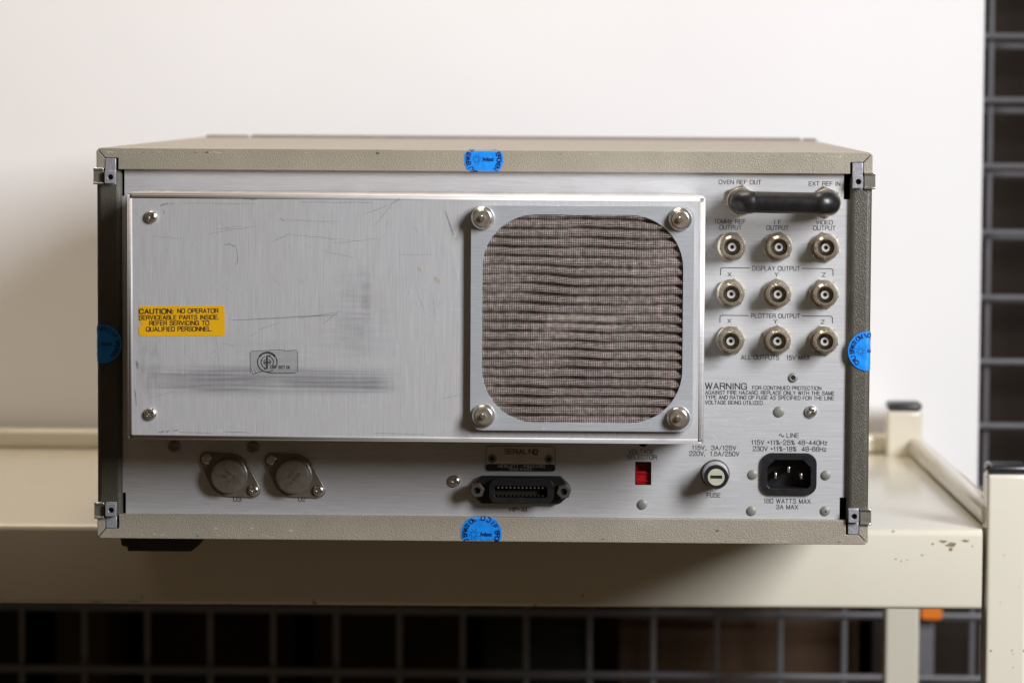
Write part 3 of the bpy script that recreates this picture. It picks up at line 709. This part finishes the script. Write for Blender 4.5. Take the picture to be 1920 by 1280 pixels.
def rivet(px, py, r, hole_r=0.):
    x, q = L(px, py, PY)
    if hole_r:
        o = lathe('rivet', [(r, 0), (r*.96, .0005), (r*.75, .0010), (hole_r*1.25, .0011), (hole_r, .0009), (hole_r, .0003)], x, q, PY, MAT['rivet'], PANEL, 24)
        return o
    return lathe('rivet', [(r, 0), (r*.95, .0006), (r*.72, .0010), (r*.3, .0012)], x, q, PY, MAT['rivet'], PANEL, 24)
for px, py, r in ((1460.5, 771.5, 10.5), (1411, 889.3, 9.3), (1548.3, 890.3, 9.3), (1409, 957.3, 9.3), (1547, 957.5, 9.3), (1204.3, 945, 9.6)): rivet(px, py, r*MM)
x, q = L(1548, 958.3, PY); lathe('rivet_pit', [(.0006, .0012), (.0005, .00125)], x, q, PY, MAT['ink'], PANEL, 12)
x, q = L(1486.7, 707.8, PY); rv = rivet(1486.7, 707.8, 9.2*MM, 4.2*MM); lathe('rivet_bore', [(.00118, .0004), (.00118, .00092)], x, q, PY, MAT['void'], PANEL, 16)

# fuse holder ---------------------------------------------------------------------------
x, q = L(1341, 888, PY)
fh = lathe('fuse_holder', [(.0079, 0), (.0079, .0012), (.0076, .0016)], x, q, PY, MAT['black'], I, 40)
lathe('fuse_bezel', [(.0074, .0015), (.0072, .0030), (.0066, .0150)], x, q, PY, MAT['silver_cone'], fh, 40)
lathe('fuse_cap', [(.0067, .0149), (.0067, .0160), (.0063, .0166), (.0048, .0166), (.0047, .0160)], x, q, PY, MAT['black'], fh, 40)
cp = flat('fuse_carrier', [circ(x, q, .0046, 36), [(x-.0033, q-.0009), (x+.0033, q-.0009), (x+.0033, q+.0009), (x-.0033, q+.0009)]], PY-.0166, .0016, MAT['cream'], fh)
box('carrier_slot', x-.0036, x+.0036, PY-.0150, PY-.0146, q-.0012, q+.0012, MAT['ink'], fh)

# mains inlet ---------------------------------------------------------------------------
a0, a1 = L(1427, 928, PY-.003), L(1532, 850, PY-.003); i0, i1 = L(1438.5, 915.5, PY-.003), L(1520.5, 862.5, PY-.003)
ch = .0042
inner = [(i0[0]+.0016, i0[1]), (i1[0]-.0016, i0[1]), (i1[0], i0[1]+.0016), (i1[0], i1[1]-ch), (i1[0]-ch, i1[1]), (i0[0]+ch, i1[1]), (i0[0], i1[1]-ch), (i0[0], i0[1]+.0016)]
IN = flat('mains_inlet', [rrect(a0[0], a1[0], a0[1], a1[1], .0058), inner], PY-.0020, .0018, MAT['black'], I, .0008, 30)
# well of the inlet: walls and floor
n = len(inner); v = [(px, PY-.0010, pz) for px, pz in inner]+[(px, PY+.0120, pz) for px, pz in inner]
WM = raw('inlet_well', v, [(i, (i+1) % n, n+(i+1) % n, n+i) for i in range(n)]+[tuple(range(n, 2*n))], MAT['black'], IN)
for px, py in ((1454.7, 892.6), (1479.2, 881.2), (1502.6, 893.4)):
    x, q = L(px, py, PY-.001); box('inlet_pin', x-.0007, x+.0007, PY+.0012, PY+.0119, q-.0017, q+.0017, MAT['steel'], IN, .0004)
# voltage selector ------------------------------------------------------------------------
(xa, qa), (xb, qb) = sel
VS = box('voltage_selector', xa-.001, xb+.001, PY+.0085, PY+.0100, qb-.001, qa+.001, MAT['red'], I)
for nm, (p0, p1, r0, r1) in {'selector_wall': (xa-.0012, xa+.0001, qb-.001, qa+.001), 'selector_wall.': (xb-.0001, xb+.0012, qb-.001, qa+.001)}.items():
    box('selector_wall', p0, p1, PY+.0017, PY+.0085, r0, r1, MAT['void'], VS)
box('selector_wall', xa, xb, PY+.0017, PY+.0085, qa-.0001, qa+.001, MAT['void'], VS); box('selector_wall', xa, xb, PY+.0017, PY+.0085, qb-.001, qb+.0001, MAT['void'], VS)
qm = L(1206, 884, PY)[1]
prism('selector_slide', [(xa+.0002, qb+.0003), (xb-.0006, qb+.0003), (xb-.0006, qm), (xa+.0002, qm)], PY+.0030, PY+.0084, MAT['red'], VS, .0004)
box('selector_rib', xa+.0006, xb-.0010, PY+.0022, PY+.0031, qm-.0014, qm-.0008, MAT['red'], VS, .0002); box('selector_rib', xa+.0006, xb-.0010, PY+.0022, PY+.0031, qb+.0016, qb+.0022, MAT['red'], VS, .0002)

# power transistors -------------------------------------------------------------------------
def hull_circles(cs, n=40):
    pts = [(cx+r*math.cos(2*math.pi*k/n), cz+r*math.sin(2*math.pi*k/n)) for cx, cz, r in cs for k in range(n)]
    pts = sorted(set(pts))
    def half(ps):
        h = []
        for p in ps:
            while len(h) > 1 and (h[-1][0]-h[-2][0])*(p[1]-h[-2][1])-(h[-1][1]-h[-2][1])*(p[0]-h[-2][0]) <= 0: h.pop()
            h.append(p)
        return h
    a_, b2 = half(pts), half(pts[::-1]); return a_[:-1]+b2[:-1]
for cx, cy, s1, s2, marks in (((430, 889.5), None, (388, 860), (475.5, 918.5), (('LM317K', -14, 5), ('P8114', 0, 0))), ((551, 890.5), None, (509.5, 861.5), (597, 919), (('7812', 5, 4), ('K 8108', -4, -5)))):
    X, Q = L(*cx, PY); A_, B2 = L(*s1, PY), L(*s2, PY)
    TR_ = prism('power_transistor', hull_circles([(X, Q, .0120), (*A_, .0040), (*B2, .0040)]), PY-.0016, PY-.0001, MAT['transistor'], I, .0003)
    lathe('transistor_can', [(.0103, 0), (.0103, .0006), (.0096, .0010), (.0094, .0056), (.0090, .0063), (.0082, .0066)], X, Q, PY-.0016, MAT['transistor'], TR_, 48)
    for (px, py), ang in ((s1, 40), (s2, 15)): screw(PAN, px, py, PY-.0016, ang, TR_, .93)
    dk = MAT['ink']
    for sgn, (ms, ox, oz) in zip((1, -1), marks):
        me = text_mesh(ms, 0); xs = [v_.co.x for v_ in me.vertices]; mid = (max(xs)+min(xs))/2; sc = .0021
        for v_ in me.vertices:
            dx, dz = (v_.co.x-mid)*sc, (v_.co.y-.35)*sc+sgn*.0016; ca, sa = math.cos(R(52 if cx[0] > 500 else -38)), math.sin(R(52 if cx[0] > 500 else -38))
            v_.co = Vector((X+dx*ca-dz*sa, PY-.0016-.00665, Q+dx*sa+dz*ca))
        put('stamped_mark', me, plain('stamped_mark', (.045, .038, .03), .5, .3), TR_)

# serial plate and interface connector -----------------------------------------------------------
s0, s1 = L(911, 882, PY), L(1041.5, 836.5, PY); sb = L(976, 869.3, PY)[1]
SP = flat('serial_plate', [rrect(s0[0], s1[0], s0[1], s1[1], .0016)], PY-.0007, .0006, MAT['plate'], I)
flat('plate_border', [rrect(s0[0], s1[0], s0[1], s1[1], .0016), rrect(s0[0]+.00022, s1[0]-.00022, s0[1]+.00022, s1[1]-.00022, .0015)], PY-.00082, .0001, plain('brown_print', (.10, .08, .06), .6), SP)
flat('plate_band', [rrect(s0[0], s1[0], s0[1], sb, .0014)], PY-.00085, .0001, MAT['black'], SP)
text('SERIAL', 946.5, 987, 841.7, 850.5, PY-.0008, INK, SP, .014); text('N', 992, 999.5, 841.9, 850.5, PY-.0008, INK, SP, .014); text('o', 1001, 1007.5, 839.5, 850.3, PY-.0008, INK, SP, .016); line([(1001, 852.0), (1008, 852.1)], 1.2, INK, SP, PY-.0008)
text('HEWLETT * PACKARD', 934, 1021, 871, 876, PY-.0009, MAT['ink_white'], SP, .004); text('MADE IN U.S.A.', 956, 998, 877.6, 880.4, PY-.0009, MAT['ink_white'], SP, .012)
for px, py in ((923, 859.2), (1029.2, 860)):
    x, q = L(px, py, PY); rv = lathe('plate_rivet', [(.0024, 0), (.0023, .0006), (.0018, .0010), (.0012, .0010), (.0011, .0006)], x, q, PY-.0007, MAT['rivet'], SP, 24, cap=False)
    lathe('rivet_bore', [(.00115, 0), (.00115, .0004)], x, q, PY-.0007, MAT['void'], SP, 16)
hp = [(881.5, 919), (889, 908), (903, 892.3), (1051, 893), (1066, 908), (1072, 917.5), (1064, 932), (1048.5, 945), (903, 944), (889, 931)]
CN = prism('interface_connector', [L(px, py, PY-.005) for px, py in hp], PY-.0050, PY-.0001, MAT['black'], I, .0006)
d0, d1 = L(917, 943, PY-.011), L(1039, 898.5, PY-.011); e0, e1 = L(927, 932, PY-.011), L(1026, 911.5, PY-.011)
flat('connector_shell', [rrect(d0[0], d1[0], d0[1], d1[1], .0045), rrect(e0[0], e1[0], e0[1], e1[1], .0012, 3)], PY-.0112, .0061, MAT['black'], CN, .0006, 30)
box('connector_floor', e0[0]-.0004, e1[0]+.0004, PY-.0055, PY-.0051, e0[1]-.0004, e1[1]+.0004, MAT['void'], CN)
for rw, py in enumerate((913.6, 928.6)):
    for k in range(12):
        x, q = L(934.5+k*7.55, py+k*.06, PY-.010); box('contact', x-.00045, x+.00045, PY-.0100, PY-.0052, q-.0004, q+.0004, MAT['brass'] if rw else MAT['steel'], CN)
for px, py in ((894.3, 919.3), (1057, 921.6)):
    x, q = L(px, py, PY-.012)
    lathe('jack_nut', [(.0042, 0), (.0042, .0066), (.0036, .0071), (.0021, .0071), (.0019, .0066), (.0019, .0020)], x, q, PY-.005, plain('dark_nickel', (.20, .18, .16), .32, .7), CN, 6, R(12), 20)
    lathe('jack_bore', [(.0020, .0045), (.0020, .0050)], x, q, PY-.005, MAT['void'], CN, 16)

# caution label and clear label -----------------------------------------------------------------------
c0, c1 = L(260, 629.2, BY), L(421.5, 573.8, BY); ang = R(.75); ccx, ccz = (c0[0]+c1[0])/2, (c0[1]+c1[1])/2
def rotp(ps): return [(ccx+(x-ccx)*math.cos(ang)-(q-ccz)*math.sin(ang), ccz+(x-ccx)*math.sin(ang)+(q-ccz)*math.cos(ang)) for x, q in ps]
yl_o = rrect(c0[0], c1[0], c0[1], c1[1], .0016)
# small tears in the left edge
i_l = 13
tear = [(c0[0]+.0002, c0[1]+.0100), (c0[0]+.0005, c0[1]+.0088), (c0[0]+.0019, c0[1]+.0059), (c0[0]+.0003, c0[1]+.0057), (c0[0]-.0002, c0[1]+.0050)]
yl_o = yl_o[:14]+tear+yl_o[14:]
YL = flat('caution_label', [rotp(yl_o)], BY-.00016, .00012, MAT['yellow'], I)
for s, x0, x1, yt, yb, bd_ in (('CAUTION:', 262, 324.5, 579.3, 587.6, .030), ('NO OPERATOR', 333.5, 409, 578.8, 586.3, .014), ('SERVICEABLE PARTS INSIDE.', 261.5, 410, 591, 598.6, .014), ('REFER SERVICING TO', 281, 392, 601.6, 609.2, .014), ('QUALIFIED PERSONNEL.', 274.7, 397.5, 612.7, 620.4, .014)):
    text(s, x0, x1, yt, yb, BY-.0002, MAT['ink_brown'], YL, bd_, tilt=.75)
def film():
    m, t, b = nt('clear_film'); b.inputs['Base Color'].default_value = (.42, .44, .42, 1); b.inputs['Roughness'].default_value = .28
    n = tex(t, 'ShaderNodeTexNoise', 150); r = ramp(t, n.outputs[0], [(.3, (.14, .14, .14)), (.7, (.26, .26, .26))]); lk(t, r.outputs[0], b.inputs['Alpha']); return m
t0, t1 = L(469, 700, BY), L(558.5, 657, BY)
w_, h_ = t1[0]-t0[0], t1[1]-t0[1]
tl_o = [(t0[0]+.10*w_, t0[1]-.03*h_), (t0[0]+.27*w_, t0[1]+.09*h_), (t0[0]+.42*w_, t0[1]+.02*h_), (t0[0]+.93*w_, t0[1]+.05*h_), (t1[0], t0[1]+.12*h_), (t1[0], t1[1]-.08*h_), (t1[0]-.04*w_, t1[1]), (t0[0]+.04*w_, t1[1]-.04*h_), (t0[0], t1[1]-.12*h_), (t0[0]+.02*w_, t0[1]+.3*h_)]
CL = flat('clear_label', [tl_o], BY-.00014, .0001, film(), I)
lw = .00035
def arcpx(cx, cy, r, a0, a1, n=18): return [(cx+r*math.cos(R(a0+(a1-a0)*k/n)), cy-r*math.sin(R(a0+(a1-a0)*k/n))) for k in range(n+1)]
YC = BY-.00014
for r, a0, a1, w in ((18, 33, 147, 3.0), (18.3, 150, 305, 1.2), (18.3, -18, 30, 1.2), (11.5, 110, 250, 1.0), (11.5, -30, 70, 1.0), (6.2, 120, 240, 1.0), (6.2, -60, 60, 1.0)):
    line(arcpx(501.5, 678.5, r, a0, a1), w, INK, CL, YC, 'printed_emblem')
line([(507, 666.5), (501, 666.8), (501, 690.5), (496, 690.8)], 2.6, INK, CL, YC, 'printed_emblem'); line([(497, 679), (506, 679)], 2.4, INK, CL, YC, 'printed_emblem')
text('DBP 527 GI', 508, 543, 685.2, 690.4, YC, INK, CL, .02)
line([(474, 701), (482, 698.5), (494, 695.5), (508, 699), (530, 699.2), (555, 698.4)], .9, INK, CL, YC, 'torn_edge'); line([(472, 688), (476, 700)], 1.0, MAT['ink_white'], CL, YC, 'torn_edge'); line([(475, 690), (482, 698)], .9, MAT['ink_white'], CL, YC, 'torn_edge')
line([(470, 700), (469.3, 660), (472, 657.8), (500, 656.6), (522, 655.2), (538, 657.2), (556, 656), (558.5, 659), (558.3, 697)], .55, MAT['ink'], CL, YC, 'film_edge')

# scratches and scuffs on the cover ------------------------------------------------------------------------
def scr_mat(name, col, al):
    m, t, b = nt(name); b.inputs['Base Color'].default_value = (*col, 1); b.inputs['Roughness'].default_value = .6
    n = tex(t, 'ShaderNodeTexNoise', 900, detail=3); r = ramp(t, n.outputs[0], [(.3, (al*.35,)*3), (.65, (al,)*3)]); lk(t, r.outputs[0], b.inputs['Alpha']); return m
SC, SL = scr_mat('dark_scratch', (.12, .115, .13), .42), scr_mat('light_scratch', (.88, .87, .85), .38)
def scr(pp, w, m=SC, y=BY, par=None):
    n = len(pp); return stroke([L(a_, b2, y) for a_, b2 in pp], [w*MM*(.35+.65*math.sin(math.pi*(k+.6)/(n+.2))) for k in range(n)], y-.00011, m, par or FC, 'scratch')
def wob(x0, y0, x1, y1, n=7, j=1.2, seed=1):
    rnd = random.Random(seed); return [(x0+(x1-x0)*k/n, y0+(y1-y0)*k/n+rnd.uniform(-j, j)) for k in range(n+1)]
scr(wob(434, 600.5, 634, 590, 8, .5, 3), 2.3); scr(wob(560, 597, 630, 586, 5, .4, 4), 1.4); scr(wob(486, 617, 522, 605, 5, 1, 5), .9); scr(wob(607, 606, 637, 582, 4, .3, 5), 1.2)
scr([(421, 459), (430, 457.5), (438, 461), (441, 462)], 2.2); scr([(442, 460), (446, 480), (445, 493), (441, 497)], 1.5)
scr(wob(390, 438, 480, 424, 7, 1, 6), .9); scr(wob(285, 443, 345, 448, 6, 1.2, 7), .8); scr(wob(510, 453, 545, 438, 5, 1, 8), 1.0); scr(wob(540, 440, 655, 450, 8, 1, 9), .9); scr(wob(520, 412, 640, 416, 8, .6, 10), .8)
scr([(527, 408), (530, 413), (533, 415)], 1.6); scr(wob(620, 456, 708, 448, 7, 1.5, 11), .9); scr(wob(700, 425, 735, 385, 5, 1, 12), 1.0); scr(wob(732, 384, 750, 372, 3, .4, 13), 1.8); scr(wob(680, 402, 730, 385, 5, .6, 13), 1.1)
for k in range(16):
    rnd = random.Random(100+k); x0 = rnd.uniform(260, 850); y0 = rnd.uniform(390, 800); l_ = rnd.uniform(15, 70); a_ = rnd.choice([rnd.uniform(-.25, .25), rnd.uniform(.8, 2.2)])
    scr(wob(x0, y0, min(x0+l_*math.cos(a_), 870), min(y0+l_*math.sin(a_), 810), 6, .8, k), rnd.uniform(.5, .9), SC if k % 3 else SL)
for (x0, y0, x1, y1, w, m) in ((300, 386, 316, 381, 3, SC), (306, 392, 309, 402, 2, SC), (318, 384, 326, 381, 2, SC), (340, 381, 480, 382, .9, SC), (455, 372, 482, 374, 3, SC), (560, 379, 700, 380, 1.2, SC), (297, 810, 309, 808, 3.5, SC), (311, 810, 318, 807, 3.2, SC), (324, 807, 334, 806, 2.6, SC), (335, 810, 400, 811, 1.4, SC), (420, 809, 470, 811, 1.4, SC), (700, 812, 800, 813, 1.1, SC),
                            (404, 806, 417, 808, 2.5, SL), (256, 676, 259, 692, 5, SC), (253, 730, 256, 760, 3, SC), (341, 694, 344, 701, 2.4, SL), (486, 747, 488, 745, 2.4, SC), (505, 725, 507, 726, 2, SC), (858, 425, 852, 445, 7, SL), (815, 520, 825, 530, 8, scr_mat('ochre_stain', (.55, .42, .22), .45)), (782, 500, 790, 508, 6, scr_mat('ochre_stain', (.55, .42, .22), .35)), (835, 395, 850, 440, 3, SC)):
    scr(wob(x0, y0, x1, y1, 4, .5, int(x0)), w, m)
for k in range(46):
    rnd = random.Random(700+k); x0 = rnd.uniform(255, 865); y0 = rnd.uniform(385, 812); l_ = rnd.uniform(5, 26); a_ = rnd.uniform(0, 6.28)
    if 255 < x0 < 430 and 565 < y0 < 635 or 465 < x0 < 562 and 650 < y0 < 705: continue
    scr(wob(x0, y0, max(256, min(x0+l_*math.cos(a_), 868)), max(384, min(y0+l_*math.sin(a_), 812)), 5, .6, k), rnd.uniform(.35, .6), SL if k % 2 else SC)
for k in range(10):
    rnd = random.Random(300+k); x0, y0 = rnd.uniform(1330, 1450), rnd.uniform(770, 815)
    stroke([L(*p_, PY) for p_ in wob(x0, y0, x0+rnd.uniform(6, 22), y0+rnd.uniform(-9, 9), 4, 1.4, k)], rnd.uniform(.6, 2.4)*MM, PY-.0001, SL, PANEL, 'residue')
FYs = FY
for k in range(14):
    rnd = random.Random(500+k); s_ = rnd.choice('lrtb'); u = rnd.random()
    x0, y0 = (888, 430+u*330) if s_ == 'l' else (1292, 430+u*330) if s_ == 'r' else (930+u*330, 395) if s_ == 't' else (930+u*330, 799)
    stroke([L(*p_, FYs) for p_ in wob(x0, y0, x0+rnd.uniform(-7, 7), y0+rnd.uniform(-9, 9), 3, .5, k)], rnd.uniform(.7, 1.5)*MM, FYs-.0001, SL, FR, 'scratch')

# rubbed spots along the vinyl edges
RUB = scr_mat('rubbed_vinyl', (.72, .68, .58), .8); NICK = scr_mat('dark_nick', (.05, .045, .035), .8)
for k in range(64):
    rnd = random.Random(900+k); top_ = k % 2 == 0
    x0 = rnd.choice([rnd.uniform(230, 1580), rnd.uniform(230, 420), rnd.uniform(1100, 1580)])
    if 855 < x0 < 955: continue
    ye = (278+(x0-180)*.0062)+rnd.uniform(5.0, 7.5) if top_ else (1008+(x0-180)*.0092)-rnd.uniform(5.0, 8.5)
    pp = wob(x0, ye, x0+rnd.uniform(2, 9), ye+rnd.uniform(-.4, .4), 3, .5, k)
    stroke([L(*p_, 0) for p_ in pp], rnd.uniform(.5, 1.5)*MM, -.00008, RUB if k % 5 else NICK, TCV if top_ else BCV, 'rubbed_spot')
for px, py, w in ((203, 285, 3), (210, 284.5, 2), (388, 285.5, 2.5), (708, 287, 3.5), (545, 993, 3), (473, 990, 2), (1345, 994, 2.5), (405, 990, 1.6)):
    stroke([L(*p_, 0) for p_ in wob(px-3, py, px+3, py+.6, 3, .8, int(px))], w*MM, -.00008, NICK if px in (388, 708, 1345) else RUB, TCV if py < 500 else BCV, 'rubbed_spot')

# calibration stickers that fold over the edges ---------------------------------------------------------------
def font_mesh(s, bold):
    c = bpy.data.curves.new('t', 'FONT'); c.body = s; c.size = 1.0; c.offset = bold; c.resolution_u = 3
    return to_mesh(c)
def sticker(cx, cz, r, side, rot=0., skew=0.):
    rb = .0013 if side in 'tb' else .0026
    edge = {'t': H-rb-cz, 'b': cz-rb, 'l': cx+HW-rb, 'r': HW-rb-cx}[side]
    edge2 = {'t': cz-tc_z-.0012, 'b': bc_z-cz-.0012, 'l': 1, 'r': 1}[side]     # inner edge of the cover
    def fold(s_, e0, rb_):
        if s_ <= 0: return s_+e0, 0, 0, 1
        if s_ < rb_*math.pi/2: a_ = s_/rb_; return e0+rb_*math.sin(a_), rb_*(1-math.cos(a_)), math.sin(a_), math.cos(a_)
        return e0+rb_, rb_+s_-rb_*math.pi/2, 1, 0
    def wrap(u, w, e):
        t = {'t': w, 'b': -w, 'l': -u, 'r': u}[side]
        if t >= 0 or -t < edge2: pos, dep, n1, n2 = fold(t-edge, edge, rb)
        else:
            pos, dep, n1, n2 = fold(-t-edge2, edge2, .0013); pos, n1 = -pos, -n1
            dep = min(dep, .0032)
        pos += n1*e; y = dep-n2*e
        return (cx+u, y, cz+pos) if side == 't' else (cx+u, y, cz-pos) if side == 'b' else (cx-pos, y, cz+w) if side == 'l' else (cx+pos, y, cz+w)
    v, f = [], []; n = 48; G = 26
    for j in range(G+1):
        rj = r*j/G
        for k in range(n): v.append(wrap(rj*math.cos(2*math.pi*k/n), rj*math.sin(2*math.pi*k/n), .00022+(.00012*noise.noise((rj*300, k*.2, cx*9)))))
    for j in range(G):
        for k in range(n): f.append((j*n+k, j*n+(k+1) % n, (j+1)*n+(k+1) % n, (j+1)*n+k))
    o = raw('calibration_sticker', v, f, MAT['blue'], I, 60)
    # print
    vv, ff_ = [], []
    def add(s, fn, bold=.02, make=None):
        me = (make or text_mesh)(s, bold); base = len(vv)
        bm = bmesh.new(); bm.from_mesh(me); bmesh.ops.triangulate(bm, faces=bm.faces)
        for q_ in bm.verts: vv.append(wrap(*fn(q_.co.x, q_.co.y), .00045))
        bm.verts.index_update()
        for fc in bm.faces: ff_.append(tuple(base+q_.index for q_ in fc.verts))
        bm.free(); bpy.data.meshes.remove(me)
    hs = r*.27
    word = 'CALIBRATION VOID IF BROKEN'
    span = R(285); st = R(90)+span/2+rot
    for i, ch_ in enumerate(word):
        if ch_ == ' ': continue
        th = st-span*(i+.5)/len(word)
        def fn(x_, y_, th=th):
            rad_ = r*.70+y_*hs/CAPH*.72; dx = (x_-.25)*hs*1.15; a_ = th-dx/(r*.80); return rad_*math.cos(a_), rad_*math.sin(a_)
        add(ch_, fn, .025)
    add('Agilent', lambda x_, y_: (-r*.06+x_*r*.205, -r*.09+y_*r*.30), .02, font_mesh)
    # burst of dots
    for ring, (rr_, sz) in enumerate(((.13, .030), (.20, .026), (.27, .018))):
        for k in range(8):
            a_ = 2*math.pi*k/8+ring*.2; ox, oz = -r*.36+r*rr_*math.cos(a_), r*.0+r*rr_*math.sin(a_); base = len(vv); s_ = r*sz
            for dx, dz in ((-s_, 0), (0, -s_), (s_, 0), (0, s_)): vv.append(wrap(ox+dx, oz+dz, .00045))
            ff_.append((base, base+1, base+2, base+3))
    raw('sticker_print', vv, ff_, MAT['ink_blue'], o)
    return o
x, q = L(907, 299); sticker(x, q, 36.5*MM, 't', R(12))
x, q = L(902.5, 1001); sticker(x, q, 38.5*MM, 'b', R(0))
x, q = L(192, 644.5); sticker(x, q, 36.5*MM, 'l', R(0))
x, q = L(1627, 658); sticker(x, q, 37.0*MM, 'r', R(0))
